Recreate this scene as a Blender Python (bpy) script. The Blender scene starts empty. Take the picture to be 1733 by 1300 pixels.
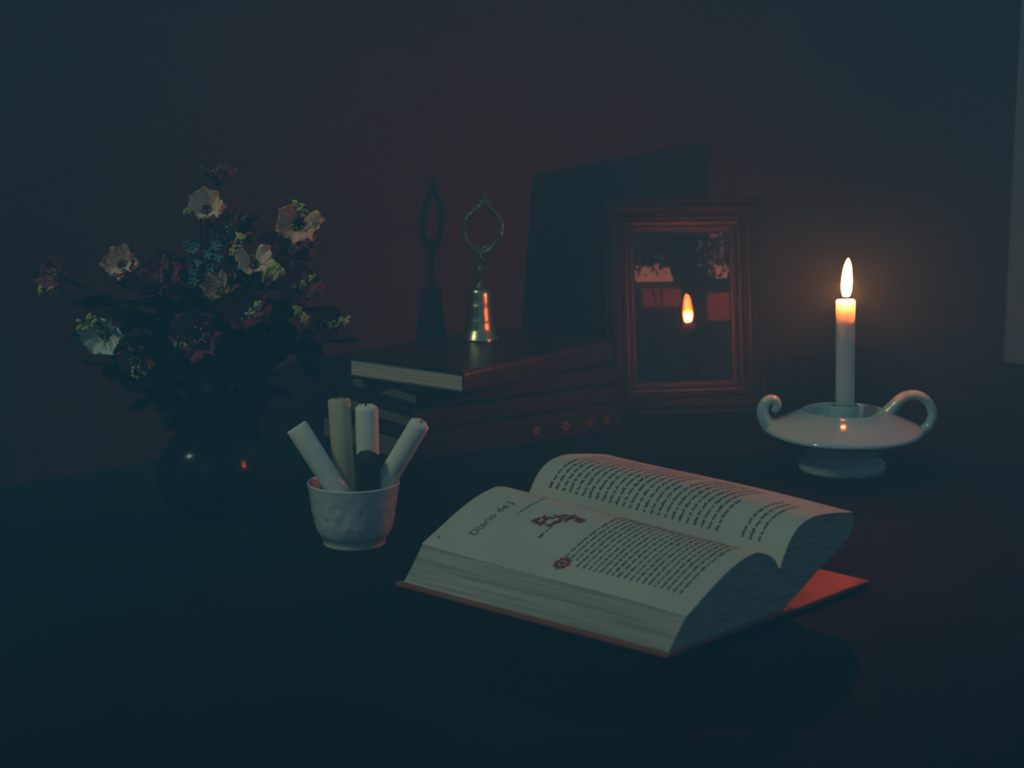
import bpy, bmesh, math, random
from mathutils import Vector, Matrix, noise
random.seed(7)
S = bpy.context.scene
COL = S.collection
R = math.radians
TZ = 0.75                                   # table height; everything on it is laid out from this plane

# ------------------------------------------------------------------ camera
cam_data = bpy.data.cameras.new('camera')
cam = bpy.data.objects.new('camera', cam_data)
COL.objects.link(cam)
cam.location = (0, 0, TZ + 0.36)
cam.rotation_euler = (R(90 - 10.3), 0, 0)
cam_data.sensor_width = 36
cam_data.lens = 3000 / 1733 * 36
cam_data.clip_start = 0.01
cam_data.dof.use_dof = True
cam_data.dof.focus_distance = 1.42
cam_data.dof.aperture_fstop = 9.0
S.camera = cam

# ------------------------------------------------------------------ world: a dim blue evening
w = bpy.data.worlds.new('world')
S.world = w
w.use_nodes = True
bg = w.node_tree.nodes['Background']
bg.inputs[0].default_value = (0.19, 0.52, 1.0, 1)
bg.inputs[1].default_value = 0.178

# ------------------------------------------------------------------ assumed cool key light, unseen, high up to the left; no window is built
kl = bpy.data.lights.new('assumed_key_light', 'AREA')
kl.shape = 'RECTANGLE'; kl.size = 0.20; kl.size_y = 0.30
kl.color = (0.54, 1.0, 0.88)
kl.energy = 13.5
klo = bpy.data.objects.new('assumed_key_light', kl)
COL.objects.link(klo)
klo.location = (-1.46, 0.38, TZ + 1.9)
klo.rotation_euler = (Vector((0.0, 1.4, TZ)) - klo.location).to_track_quat('-Z', 'Y').to_euler()

# a small unseen lamp added behind the camera for pin-point glints on the glaze
sl = bpy.data.lights.new('glint_lamp', 'POINT')
sl.shadow_soft_size = 0.012; sl.color = (0.85, 1.0, 1.0); sl.energy = 0.35
slo = bpy.data.objects.new('glint_lamp', sl)
COL.objects.link(slo)
slo.location = (-0.10, -0.10, TZ + 0.75)

# ------------------------------------------------------------------ view
S.view_settings.view_transform = 'Standard'
S.view_settings.look = 'None'
S.view_settings.exposure = 0.0
S.view_settings.gamma = 1.0
S.view_settings.use_curve_mapping = False
S.cycles.max_bounces = 8
S.cycles.volume_bounces = 0
S.cycles.transparent_max_bounces = 12
S.cycles.sample_clamp_indirect = 4.0
S.cycles.caustics_reflective = False
S.cycles.caustics_refractive = False
S.cycles.use_denoising = True

FLAME = 850.0        # flame radiance
HAZE = 0.27         # scattering per metre (blue end)

# ================================================================== materials
MATS = {}
def mat(name, color=(.5, .5, .5), rough=.6, metal=0.0, spec=.5, coat=0.0, var=0.0, vscale=20.0, bump=0.0, bscale=200.0,
        stretch=(1, 1, 1), color2=None, sss=0.0, sss_r=(.01, .006, .003), objvar=None):
    if name in MATS:
        return MATS[name]
    m = bpy.data.materials.new(name)
    m.use_nodes = True
    nt = m.node_tree
    b = nt.nodes['Principled BSDF']
    b.inputs['Base Color'].default_value = (*color, 1)
    b.inputs['Roughness'].default_value = rough
    b.inputs['Metallic'].default_value = metal
    b.inputs['Specular IOR Level'].default_value = spec
    b.inputs['Coat Weight'].default_value = coat
    b.inputs['Coat Roughness'].default_value = .06
    if sss:
        b.inputs['Subsurface Weight'].default_value = sss
        b.inputs['Subsurface Radius'].default_value = sss_r
        b.inputs['Subsurface Scale'].default_value = 1.0
    tc = nt.nodes.new('ShaderNodeTexCoord')
    mp = nt.nodes.new('ShaderNodeMapping')
    mp.inputs['Scale'].default_value = stretch
    nt.links.new(tc.outputs['Object'], mp.inputs['Vector'])
    src = None
    if var or color2:
        nz = nt.nodes.new('ShaderNodeTexNoise')
        nz.inputs['Scale'].default_value = vscale
        nz.inputs['Detail'].default_value = 4
        nt.links.new(mp.outputs[0], nz.inputs['Vector'])
        rp = nt.nodes.new('ShaderNodeValToRGB')
        c2 = color2 or tuple(c * (1 - var) for c in color)
        rp.color_ramp.elements[0].position = .35
        rp.color_ramp.elements[0].color = (*c2, 1)
        rp.color_ramp.elements[1].position = .65
        rp.color_ramp.elements[1].color = (*color, 1)
        nt.links.new(nz.outputs[0], rp.inputs[0])
        src = rp.outputs[0]
    if objvar:
        oi = nt.nodes.new('ShaderNodeObjectInfo')
        mx = nt.nodes.new('ShaderNodeMix'); mx.data_type = 'RGBA'
        nt.links.new(oi.outputs['Random'], mx.inputs[0])
        if src: nt.links.new(src, mx.inputs[6])
        else: mx.inputs[6].default_value = (*color, 1)
        mx.inputs[7].default_value = (*objvar, 1)
        src = mx.outputs[2]
    if src:
        nt.links.new(src, b.inputs['Base Color'])
    if bump:
        nb = nt.nodes.new('ShaderNodeTexNoise')
        nb.inputs['Scale'].default_value = bscale
        nb.inputs['Detail'].default_value = 5
        nt.links.new(mp.outputs[0], nb.inputs['Vector'])
        bn = nt.nodes.new('ShaderNodeBump')
        bn.inputs['Strength'].default_value = bump
        bn.inputs['Distance'].default_value = .002
        nt.links.new(nb.outputs[0], bn.inputs['Height'])
        nt.links.new(bn.outputs[0], b.inputs['Normal'])
    MATS[name] = m
    return m

M_WALL = mat('wall_paint', (.074, .016, .013), .85, spec=.2, var=.18, vscale=6, bump=.25, bscale=60)
M_FLOOR = mat('floor_wood', (.05, .03, .02), .6, var=.4, vscale=4, stretch=(1, 12, 1))
M_TABLE = mat('table_wood', (.045, .025, .018), .5, var=.4, vscale=6, stretch=(1, 10, 1))
M_CLOTH = mat('dark_cloth', (.007, .007, .0065), .9, spec=.06, var=.35, vscale=9, bump=.5, bscale=900)
M_PORC = mat('white_porcelain', (.43, .70, .71), .09, spec=.55, coat=.5, var=.05, vscale=15)
M_CUP = mat('cup_porcelain', (.70, .76, .72), .22, spec=.5, coat=.35, var=.12, vscale=60, bump=.25, bscale=120)
M_PAPER = mat('page_paper', (.62, .58, .50), .9, spec=.15, var=.10, vscale=14, bump=.12, bscale=300)
M_EDGE = mat('page_edges', (.52, .48, .41), .95, spec=.1, color2=(.34, .31, .26), vscale=1.0, stretch=(60, 9, 420), bump=.7, bscale=1.0)
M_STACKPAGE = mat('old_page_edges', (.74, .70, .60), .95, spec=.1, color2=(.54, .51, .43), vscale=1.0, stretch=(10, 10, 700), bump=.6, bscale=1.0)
M_DARKPAGE = mat('darker_page_edges', (.22, .22, .19), .95, spec=.1, color2=(.13, .13, .11), vscale=1.0, stretch=(10, 10, 700), bump=.6, bscale=1.0)  # darker page edges for the three lower books
M_RED = mat('red_cover', (.34, .10, .065), .57, spec=.2, var=.2, vscale=40, bump=.2, bscale=500)
M_INK = mat('black_ink', (.085, .105, .105), .9, spec=.1)
M_REDINK = mat('red_ink', (.30, .035, .05), .9, spec=.1)
M_LEATHER = mat('dark_red_leather', (.030, .005, .004), .30, spec=.8, var=.35, vscale=30, bump=.25, bscale=400)
M_LEATHER2 = mat('brown_leather', (.022, .007, .006), .65, spec=.16, var=.35, vscale=30, bump=.3, bscale=400)
M_LEATHER3 = mat('maroon_leather', (.024, .006, .006), .65, spec=.16, var=.35, vscale=30, bump=.3, bscale=400)
M_GOLD = mat('gold_tooling', (.75, .48, .18), .35, metal=1.0)
M_BRASS = mat('polished_brass', (.58, .60, .38), .27, metal=1.0, var=.15, vscale=30)
M_BRONZE = mat('green_bronze', (.16, .22, .15), .38, metal=.85, var=.5, vscale=90, bump=.4, bscale=300)
M_WOOD = mat('dark_frame_wood', (.012, .011, .010), .34, spec=.18, coat=0, var=.5, vscale=8, stretch=(6, 6, 6), bump=.15, bscale=80)
M_LIP = mat('gilt_lip', (.04, .024, .013), .38, spec=.28, var=.4, vscale=40)
M_BACK = mat('back_board', (.06, .045, .035), .8)
M_VASE = mat('black_glaze', (.004, .005, .006), .20, spec=.22, coat=0, var=.2, vscale=25)
M_WAX = mat('stub_wax', (.84, .84, .74), .5, spec=.4, sss=.35, sss_r=(.006, .004, .003), var=.06, vscale=30)
M_WAX2 = mat('yellowed_wax', (.60, .50, .34), .55, spec=.4, sss=.3, sss_r=(.006, .004, .003), var=.08, vscale=30)
M_WAX3 = mat('black_wax', (.020, .018, .020), .6, spec=.3)
M_WAX4 = mat('brown_wax', (.20, .13, .10), .55, spec=.3, var=.1, vscale=30)
M_WICK = mat('burnt_wick', (.012, .010, .010), .9)
M_PANEL = mat('pale_panel', (.12, .24, .32), .8, spec=.2, var=.06, vscale=8)
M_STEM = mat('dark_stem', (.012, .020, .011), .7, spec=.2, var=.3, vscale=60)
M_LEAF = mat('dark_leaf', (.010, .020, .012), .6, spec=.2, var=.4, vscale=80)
M_CREAM = mat('cream_petal', (.88, .66, .48), .75, spec=.2, var=.15, vscale=90, objvar=(.84, .38, .22))
M_WHITE = mat('white_petal', (.66, .72, .58), .75, spec=.2, var=.15, vscale=90, objvar=(.48, .53, .42))
M_PINK = mat('faded_pink_petal', (.50, .27, .19), .75, spec=.2, var=.25, vscale=90, objvar=(.46, .32, .19))
M_MAUVE = mat('mauve_petal', (.30, .055, .085), .75, spec=.2, var=.3, vscale=90, objvar=(.18, .03, .06))
M_RUST = mat('rust_petal', (.30, .09, .045), .75, spec=.2, var=.3, vscale=90, objvar=(.20, .05, .035))
M_YELLOW = mat('yellow_green_bud', (.66, .54, .09), .7, spec=.2, var=.3, vscale=120, objvar=(.52, .50, .22))
M_BLUE = mat('pale_blue_floret', (.13, .26, .27), .7, spec=.2, var=.2, vscale=90, objvar=(.10, .22, .27))
M_HEART = mat('flower_heart', (.05, .032, .025), .8, var=.4, vscale=200)

def make_candle_wax():
    m = mat('lit_wax', (.93, .86, .74), .45, spec=.4, sss=1.0, sss_r=(.07, .045, .025))
    return m
M_LITWAX = make_candle_wax()

def make_flame_mat():
    m = bpy.data.materials.new('candle_flame')
    m.use_nodes = True
    nt = m.node_tree
    nt.nodes.clear()
    out = nt.nodes.new('ShaderNodeOutputMaterial')
    add = nt.nodes.new('ShaderNodeAddShader')
    tr = nt.nodes.new('ShaderNodeBsdfTransparent')
    em = nt.nodes.new('ShaderNodeEmission')
    tc = nt.nodes.new('ShaderNodeTexCoord')
    sp = nt.nodes.new('ShaderNodeSeparateXYZ')
    rp = nt.nodes.new('ShaderNodeValToRGB')
    mu = nt.nodes.new('ShaderNodeMath'); mu.operation = 'MULTIPLY'; mu.inputs[1].default_value = FLAME
    mr = nt.nodes.new('ShaderNodeMapRange')
    mr.inputs['From Min'].default_value = .0018
    mr.inputs['From Max'].default_value = .0055
    mr.inputs['To Min'].default_value = .0002
    mr.inputs['To Max'].default_value = 1
    nt.links.new(tc.outputs['Object'], sp.inputs[0])
    nt.links.new(sp.outputs['Z'], mr.inputs['Value'])
    m2 = nt.nodes.new('ShaderNodeMapRange')
    m2.inputs['From Min'].default_value = .006
    m2.inputs['From Max'].default_value = .015
    m2.inputs['To Min'].default_value = 1.25
    m2.inputs['To Max'].default_value = .06
    mm = nt.nodes.new('ShaderNodeMath'); mm.operation = 'MULTIPLY'
    nt.links.new(sp.outputs['Z'], m2.inputs['Value'])
    nt.links.new(mr.outputs[0], mm.inputs[0])
    nt.links.new(m2.outputs[0], mm.inputs[1])
    nt.links.new(mm.outputs[0], mu.inputs[0])
    nt.links.new(mr.outputs[0], rp.inputs[0])
    rp.color_ramp.elements[0].color = (.12, .25, 1.0, 1)
    rp.color_ramp.elements[0].position = 0.0
    rp.color_ramp.elements[1].color = (1.0, .135, .028, 1)
    rp.color_ramp.elements[1].position = .15
    nt.links.new(rp.outputs[0], em.inputs[0])
    nt.links.new(mu.outputs[0], em.inputs[1])
    nt.links.new(tr.outputs[0], add.inputs[0])
    nt.links.new(em.outputs[0], add.inputs[1])
    nt.links.new(add.outputs[0], out.inputs[0])
    return m
M_FLAME = make_flame_mat()

def make_pane_mat():
    m = bpy.data.materials.new('picture_glass')
    m.use_nodes = True
    nt = m.node_tree
    nt.nodes.clear()
    out = nt.nodes.new('ShaderNodeOutputMaterial')
    mx = nt.nodes.new('ShaderNodeMixShader')
    tr = nt.nodes.new('ShaderNodeBsdfTransparent'); tr.inputs[0].default_value = (.93, .96, .95, 1)
    gl = nt.nodes.new('ShaderNodeBsdfGlossy'); gl.inputs['Roughness'].default_value = .018
    fr = nt.nodes.new('ShaderNodeFresnel'); fr.inputs[0].default_value = 1.5
    nt.links.new(fr.outputs[0], mx.inputs[0])
    nt.links.new(tr.outputs[0], mx.inputs[1])
    nt.links.new(gl.outputs[0], mx.inputs[2])
    nt.links.new(mx.outputs[0], out.inputs[0])
    return m
M_PANE = make_pane_mat()

def make_print_mat():
    m = bpy.data.materials.new('photo_print')
    m.use_nodes = True
    nt = m.node_tree
    b = nt.nodes['Principled BSDF']
    b.inputs['Roughness'].default_value = .6
    b.inputs['Specular IOR Level'].default_value = 0.0
    at_ = nt.nodes.new('ShaderNodeAttribute')
    at_.attribute_name = 'print'
    nt.links.new(at_.outputs['Color'], b.inputs['Base Color'])
    return m
M_PRINT = make_print_mat()

# ================================================================== mesh helpers
def link(o, parent=None):
    COL.objects.link(o)
    if parent is not None:
        o.parent = parent
    return o

def mesh_obj(name, verts, faces, material, parent=None, smooth=False):
    me = bpy.data.meshes.new(name)
    me.from_pydata([tuple(v) for v in verts], [], faces)
    me.update()
    if smooth:
        for p in me.polygons: p.use_smooth = True
    me.materials.append(material)
    return link(bpy.data.objects.new(name, me), parent)

def bm_obj(name, bm, material, parent=None, smooth=False):
    me = bpy.data.meshes.new(name)
    bmesh.ops.recalc_face_normals(bm, faces=bm.faces)
    bm.to_mesh(me); bm.free()
    if smooth:
        for p in me.polygons: p.use_smooth = True
    me.materials.append(material)
    return link(bpy.data.objects.new(name, me), parent)

def mesh_copy(name, src, parent, matrix=None):
    o = bpy.data.objects.new(name, src.data)
    link(o, parent)
    if matrix is not None: o.matrix_local = matrix
    return o

def tag(o, label, cat=None, group=None, kind=None):
    o['label'] = label
    if cat: o['category'] = cat
    if group: o['group'] = group
    if kind: o['kind'] = kind
    return o

def thing(name, label, cat, loc, rotz=0, group=None):
    o = bpy.data.objects.new(name, None)
    o.empty_display_size = .02
    COL.objects.link(o)
    o.location = (loc[0], loc[1], TZ + loc[2])
    o.rotation_euler = (0, 0, rotz)
    return tag(o, label, cat, group)

def box_bm(x0, x1, y0, y1, z0, z1, bev=0.0, seg=2):
    bm = bmesh.new()
    bmesh.ops.create_cube(bm, size=1)
    for v in bm.verts:
        v.co = Vector((x0 if v.co.x < 0 else x1, y0 if v.co.y < 0 else y1, z0 if v.co.z < 0 else z1))
    if bev:
        bmesh.ops.bevel(bm, geom=list(bm.edges), offset=bev, segments=seg, profile=.5, affect='EDGES')
    return bm

def lathe(profile, n=64, mod=None):
    """profile: list of (r, z), open surface of revolution; r==0 closes"""
    verts, faces, rows = [], [], []
    for (r, z) in profile:
        if r < 1e-6:
            rows.append([len(verts)]); verts.append((0, 0, z))
        else:
            row = []
            for i in range(n):
                a = 2 * math.pi * i / n
                rr, zz = (r, z) if mod is None else mod(r, z, a)
                row.append(len(verts)); verts.append((rr * math.cos(a), rr * math.sin(a), zz))
            rows.append(row)
    for a, b in zip(rows, rows[1:]):
        if len(a) == 1 and len(b) == 1: continue
        for i in range(n):
            j = (i + 1) % n
            if len(a) == 1: faces.append((a[0], b[j], b[i]))
            elif len(b) == 1: faces.append((a[i], a[j], b[0]))
            else: faces.append((a[i], a[j], b[j], b[i]))
    return verts, faces

def spline(pts, n=12):
    P = [Vector(p) for p in pts]
    P = [2 * P[0] - P[1]] + P + [2 * P[-1] - P[-2]]
    out = []
    for i in range(1, len(P) - 2):
        a, b, c, d = P[i - 1:i + 3]
        for k in range(n):
            t = k / n
            out.append(.5 * (2 * b + (c - a) * t + (2 * a - 5 * b + 4 * c - d) * t * t + (-a + 3 * b - 3 * c + d) * t ** 3))
    out.append(P[-2].copy())
    return out

def tube(path, radii, n=12, cap=True, flat=None):
    """path: list of Vectors; radii: value or list; flat=(axis, factor) squeezes the section along an axis"""
    m = len(path)
    if not hasattr(radii, '__len__'): radii = [radii] * m
    if len(radii) != m:
        radii = [radii[min(len(radii) - 1, int(i / (m - 1) * (len(radii) - 1)))] * (1 - ((i / (m - 1) * (len(radii) - 1)) % 1)) +
                 radii[min(len(radii) - 1, int(i / (m - 1) * (len(radii) - 1)) + 1)] * ((i / (m - 1) * (len(radii) - 1)) % 1) for i in range(m)]
    verts, faces = [], []
    up = Vector((0, 0, 1))
    t0 = (path[1] - path[0]).normalized()
    if abs(t0.dot(up)) > .9: up = Vector((0, 1, 0))
    x = up.cross(t0).normalized()
    for i, p in enumerate(path):
        t = (path[min(i + 1, m - 1)] - path[max(i - 1, 0)]).normalized()
        x = (x - t * x.dot(t)).normalized()
        y = t.cross(x)
        for k in range(n):
            a = 2 * math.pi * k / n
            off = x * math.cos(a) * radii[i] + y * math.sin(a) * radii[i]
            if flat:
                ax = Vector(flat[0]); off += ax * off.dot(ax) * (flat[1] - 1)
            verts.append(p + off)
    for i in range(m - 1):
        for k in range(n):
            l = (k + 1) % n
            faces.append((i * n + k, i * n + l, (i + 1) * n + l, (i + 1) * n + k))
    if cap:
        faces.append(tuple(range(n))[::-1])
        faces.append(tuple((m - 1) * n + k for k in range(n)))
    return verts, faces

def merge(*parts):
    V, F = [], []
    for v, f in parts:
        o = len(V); V += [tuple(q) for q in v]; F += [tuple(i + o for i in q) for q in f]
    return V, F

def place_point(u, v, depth):
    """a point at forward distance depth (world Y) seen at photo position u, v; z measured from the table top"""
    p = R(10.3); c, s = math.cos(p), math.sin(p)
    a = (u - 866.5) / 3000; b = (v - 650) / 3000
    d = Vector((a, c - b * s, -s - b * c))
    k = depth / d.y
    return Vector((d.x * k, depth, .36 + d.z * k))

# ================================================================== the setting
WY = R(40.53)
wa = Vector((math.cos(WY), math.sin(WY), 0))         # along the wall
wn = Vector((math.sin(WY), -math.cos(WY), 0))        # out of the wall into the room
W0 = Vector((.025, 1.904, 0))

def struct(name, bm, m, loc, rotz=0, label=None):
    o = bm_obj(name, bm, m)
    o.location = loc; o.rotation_euler = (0, 0, rotz)
    o['kind'] = 'structure'
    if label: o['label'] = label
    return o

struct('floor', box_bm(-4, 4, -4, .12, -.06, 0), M_FLOOR, (W0.x, W0.y, 0), WY, 'dark floor of the room under the table')
struct('wall_back', box_bm(-3, 3, 0, .12, 0, 2.6), M_WALL, (W0.x, W0.y, 0), WY, 'dark red-brown painted wall behind the still life')

# table under the cloth: local x along the wall, local -y into the room
table = thing('table', 'large dark wooden table standing against the red-brown wall under the dark cloth', 'table', (W0.x, W0.y, -TZ), WY)
bm_obj('tabletop', box_bm(-1.3, 1.15, -1.12, -.004, TZ - .040, TZ - .0065, .002), M_TABLE, table)
bm_obj('apron', box_bm(-1.22, 1.07, -1.05, -.06, TZ - .12, TZ - .0405), M_TABLE, table)
for lx in (-1.2, 1.05):
    for ly in (-1.03, -.08):
        bm_obj('leg', box_bm(lx - .035, lx + .035, ly - .035, ly + .035, 0, TZ - .041, .004), M_TABLE, table)

# dark cloth with shallow folds ------------------------------------------------
FOLDS = [((-.02, 1.545), (.22, 1.62), 0.0072, .016), ((.17, 1.42), (.33, 1.60), 0.0088, .018), ((-.16, 1.47), (.05, 1.555), 0.0048, .014),
         ((.33, 1.36), (.50, 1.55), .0045, .018), ((.30, 1.18), (.46, 1.30), .004, .02), ((-.40, 1.12), (-.22, 1.26), .004, .02),
         ((.36, 1.62), (.62, 1.84), .004, .02), ((-.20, 1.00), (-.02, .93), .004, .02), ((-.05, .90), (.18, .92), .004, .025)]
def fold_h(x, y):
    h = 0
    for (ax, ay), (bx, by), amp, wd in FOLDS:
        dx, dy = bx - ax, by - ay
        L = math.hypot(dx, dy)
        t = ((x - ax) * dx + (y - ay) * dy) / (L * L)
        d = abs((x - ax) * dy - (y - ay) * dx) / L + .006 * math.sin(t * 5)
        e = max(0, 1 - abs(t - .5) * 2) if 0 <= t <= 1 else 0
        h += amp * math.sin(e * math.pi / 2) ** .8 * math.exp(-(d / wd) ** 2 * 2.2)
    return h
REST = [((.296, 1.551), .055), ((-.1196, 1.3032), .045), ((-.2249, 1.3738), .06), ((.10, 1.22), .20), ((.0, 1.72), .20), ((.18, 1.8), .14)]
def cloth():
    nx, ny = 230, 112
    x0, x1, y0, y1 = -1.42, 1.27, -1.26, -.006
    V, F = [], []
    for j in range(ny + 1):
        for i in range(nx + 1):
            lx = x0 + (x1 - x0) * i / nx; ly = y0 + (y1 - y0) * j / ny
            wx = W0.x + wa.x * lx - wn.x * ly * 1.0
            wy = W0.y + wa.y * lx - wn.y * ly * 1.0
            flat = 1.0
            for (cx, cy), rr in REST:
                dd = math.hypot(wx - cx, wy - cy)
                flat = min(flat, max(0, min(1, (dd - rr) / .05)))
            hh = fold_h(wx, wy) * (.25 + .75 * flat) * (1 if flat > 0 else 0)
            z = -.001 + hh + (noise.noise(Vector((wx * 9, wy * 9, 0))) * .0018 - .0012) * flat
            cxl = min(max(lx, -1.302), 1.152); cyl = max(ly, -1.122)
            over = max(-1.302 - lx, lx - 1.152, 0) + max(-1.122 - ly, 0)
            ox = (cxl + (-.004 if lx < -1.302 else .004 if lx > 1.152 else 0)); oy = cyl - (.004 if ly < -1.122 else 0)
            V.append((ox, oy, z - over * 1.0)); 
    for j in range(ny):
        for i in range(nx):
            a = j * (nx + 1) + i
            F.append((a, a + 1, a + nx + 2, a + nx + 1))
    o = mesh_obj('tablecloth', V, F, M_CLOTH, smooth=True)
    o.location = (W0.x, W0.y, TZ); o.rotation_euler = (0, 0, WY)
    tag(o, 'dark cloth with shallow folds spread over the whole table', 'tablecloth')
cloth()

# ================================================================== candle holder and lit candle
FX, FY = .2961, 1.5510
holder = thing('candle_holder', 'white glazed porcelain candle holder shaped like an oil lamp, carrying the lit candle', 'candle holder', (FX, FY, 0))
prof = [(0, .0035), (.026, .0035), (.028, .0005), (.0365, 0), (.0385, .0015), (.039, .0045), (.0375, .0085), (.0335, .0118), (.0315, .0145),
        (.034, .0175), (.043, .0212), (.054, .0255), (.0625, .0295), (.0668, .0325), (.0675, .0345), (.0655, .0372), (.060, .0410), (.053, .0455),
        (.0455, .0498), (.0395, .0530), (.0372, .0545), (.0360, .0548), (.0348, .0540), (.0335, .0500), (.0315, .0440), (.0270, .0390), (.0200, .0370), (.0165, .0380),
        (.0150, .0430), (.0138, .0500), (.0134, .0575), (.0126, .0592), (.0108, .0588), (.0100, .0570), (.0098, .0480), (0, .0470)]
sp_prof = [(p.x, p.y) for p in spline([(a, b, 0) for a, b in prof], 3)]
sp_prof = [(max(a, 0), b) for a, b in sp_prof]
def body_mod(r, z, a):
    # the shoulder pulls out a little towards the handle and the spout
    k = math.cos(a)
    t = max(0, min(1, (r - .040) / .025)) * max(0, min(1, (z - .022) / .010))
    return r + .0035 * t * abs(k) ** 6, z + .003 * t * abs(k) ** 6
V, F = lathe(sp_prof, 96, body_mod)
mesh_obj('body', V, F, M_PORC, holder, True)
def hc(x, y):   # crop reading -> local x, z of the holder
    return Vector(((1240 + x * .3539 - 1425) / 1852, 0, (797 - (400 + y * .3539)) / 1852 * 1.035))
sc = [hc(*p) for p in [(262, 958), (218, 945), (172, 915), (146, 868), (146, 830), (165, 803), (193, 800), (209, 818), (200, 838), (186, 834)]]
path = spline(sc, 10)
V, F = tube(path, [.0095, .0085, .0070, .0058, .0052, .0048, .0045, .0044, .0042, .0034], 16)
mesh_obj('scroll', V, F, M_PORC, holder, True)
hp = [hc(*p) for p in [(655, 888), (700, 872), (742, 838), (778, 800), (825, 778), (876, 783), (917, 815), (936, 862), (922, 912), (885, 945), (835, 958), (780, 965)]]
path = spline(hp, 10)
V, F = tube(path, [.0030, .0052, .0056, .0050, .0046, .0044, .0044, .0044, .0045, .0050, .0060, .0060], 16, flat=((0, 1, 0), 1.35))
mesh_obj('handle', V, F, M_PORC, holder, True)

candle = thing('candle', 'burning cream candle standing in the white porcelain holder', 'candle', (FX + .001, FY, .0478))
candle.rotation_euler = (0, -.028, 0)
cz = .0478
CT = .1538 - cz
cr = .0084
V, F = lathe([(0, 0), (cr, 0), (cr, .02), (cr * .995, .05), (cr, .09), (cr * 1.01, CT - .004), (cr * 1.0, CT - .0012), (cr * .93, CT - .0001), (cr * .84, CT - .0006),
              (cr * .70, CT - .0022), (cr * .4, CT - .0032), (0, CT - .0034)], 40)
mesh_obj('wax', V, F, M_LITWAX, candle, True)
V, F = tube(spline([(0, 0, CT - .0035), (.0002, 0, CT), (.0008, 0, CT + .003), (.0018, 0, CT + .0052)], 5), .00055, 8)
mesh_obj('wick', V, F, M_WICK, candle, True)
fp = [(0, 0), (.0016, .0003), (.0026, .0014), (.0034, .0035), (.0042, .0070), (.0047, .0110), (.0048, .0150), (.0045, .0200), (.0039, .0250), (.0029, .0300), (.0016, .0335), (.0006, .0352), (0, .0357)]
fp = [(max(p.x, 0), p.y) for p in spline([(a, b, 0) for a, b in fp], 3)]
V, F = lathe(fp, 28)
V = [(x + .0006 * math.sin(z / .0357 * 1.6) + .0012 * (z / .0357) ** 2, y, z) for x, y, z in V]
fl = mesh_obj('flame', V, F, M_FLAME, candle, True)
fl.location = (.0004, 0, CT + .0012)
tag(fl, 'bright upright candle flame')

# ================================================================== open book
BA = Vector((.0953, 1.0379, 0)); BY = R(46.5)
book = thing('open_book', 'thick old book lying open on the cloth, red cover, printed pages arched up', 'book', BA, BY)
Lp = [(.020, .0245), (.06, .0435), (.086, .0505), (.1, .049), (.112, .043), (.1185, .034)]
Rp = [(.1185, .034), (.124, .0435), (.131, .0535), (.142, .0610), (.158, .0640), (.182, .0615), (.205, .0572)]
BL = .2315
def arc_table(p):
    d = spline([(a, b, 0) for a, b in p], 24)
    s = [0]
    for a, b in zip(d, d[1:]): s.append(s[-1] + (b - a).length)
    return d, s
LT, RT = arc_table(Lp), arc_table(Rp)
def on_page(tab, arc, t, lift=.00035):
    d, s = tab
    arc = max(0, min(arc, s[-1]))
    for i in range(len(s) - 1):
        if s[i + 1] >= arc: break
    k = (arc - s[i]) / max(1e-9, s[i + 1] - s[i])
    p = d[i].lerp(d[i + 1], k)
    tg = (d[i + 1] - d[i]).normalized()
    # slight sag and waviness of the paper along its length
    zz = p.y + wave(p.x, t)
    return Vector((skew(p.x, t) - tg.y * lift, t, zz + tg.x * lift))
def skew(s, t):     # the halves fan out a little towards the head
    k = t / BL
    return s - (.1185 - s) / .1185 * .0098 * k if s < .1185 else s + (s - .1185) / .0865 * .005 * k
def wave(s, t):
    return (t / BL - .5) * .0060 + .0010 * math.sin(t * 22 + s * 30) * min(1, abs(s - .1185) / .03)

def block(name, tab, lower, top_mat):
    d, s = tab
    prof = [(p.x, p.y) for p in d]
    NT = 24
    n = len(prof); low = lower
    V, F = [], []
    for j in range(NT + 1):
        t = .002 + (BL - .004) * j / NT
        for (a, b) in prof: V.append((skew(a, t), t, b + wave(a, t) - .0003))
        for (a, b) in low: V.append((skew(a, t), t, b + wave(a, t) * max(0, min(1, (b - .0035) / .03))))
    N = n + len(low)
    for j in range(NT):
        for i in range(N):
            k = (i + 1) % N
            F.append((j * N + i, j * N + k, (j + 1) * N + k, (j + 1) * N + i))
    F.append(tuple(range(N))); F.append(tuple(NT * N + i for i in range(N))[::-1])
    o = mesh_obj(name, V, F, M_EDGE, book)
    return o
lb = block('page_block', LT, [(.1185, .0031), (.0035, .0031), (.0080, .0090), (.0140, .0165)], M_PAPER)
tag(lb, 'thick block of yellowed page edges under the left page')
rb = block('page_block', RT, [(.2075, .053), (.2065, .047), (.2000, .0395), (.185, .0330), (.165, .0240), (.148, .0145), (.135, .0075), (.126, .0035), (.1185, .0031)], M_PAPER)
tag(rb, 'arched block of pages lifted off the right cover')
def sheet(tab, ext0=0.0):
    V, F = [], []
    NA, NT = 40, 30
    L = tab[1][-1]
    for j in range(NT + 1):
        for i in range(NA + 1):
            V.append(on_page(tab, L * i / NA, .0015 + (BL - .003) * j / NT, .00012))
    for j in range(NT):
        for i in range(NA):
            a = j * (NA + 1) + i
            F.append((a, a + 1, a + NA + 2, a + NA + 1))
    return mesh_obj('open_page', V, F, M_PAPER, book, True)
pl = sheet(LT); tag(pl, 'left page with a chapter heading, red ornament and red initial')
pr_ = sheet(RT); tag(pr_, 'right page filled with small dark print, warm in the candlelight')
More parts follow.
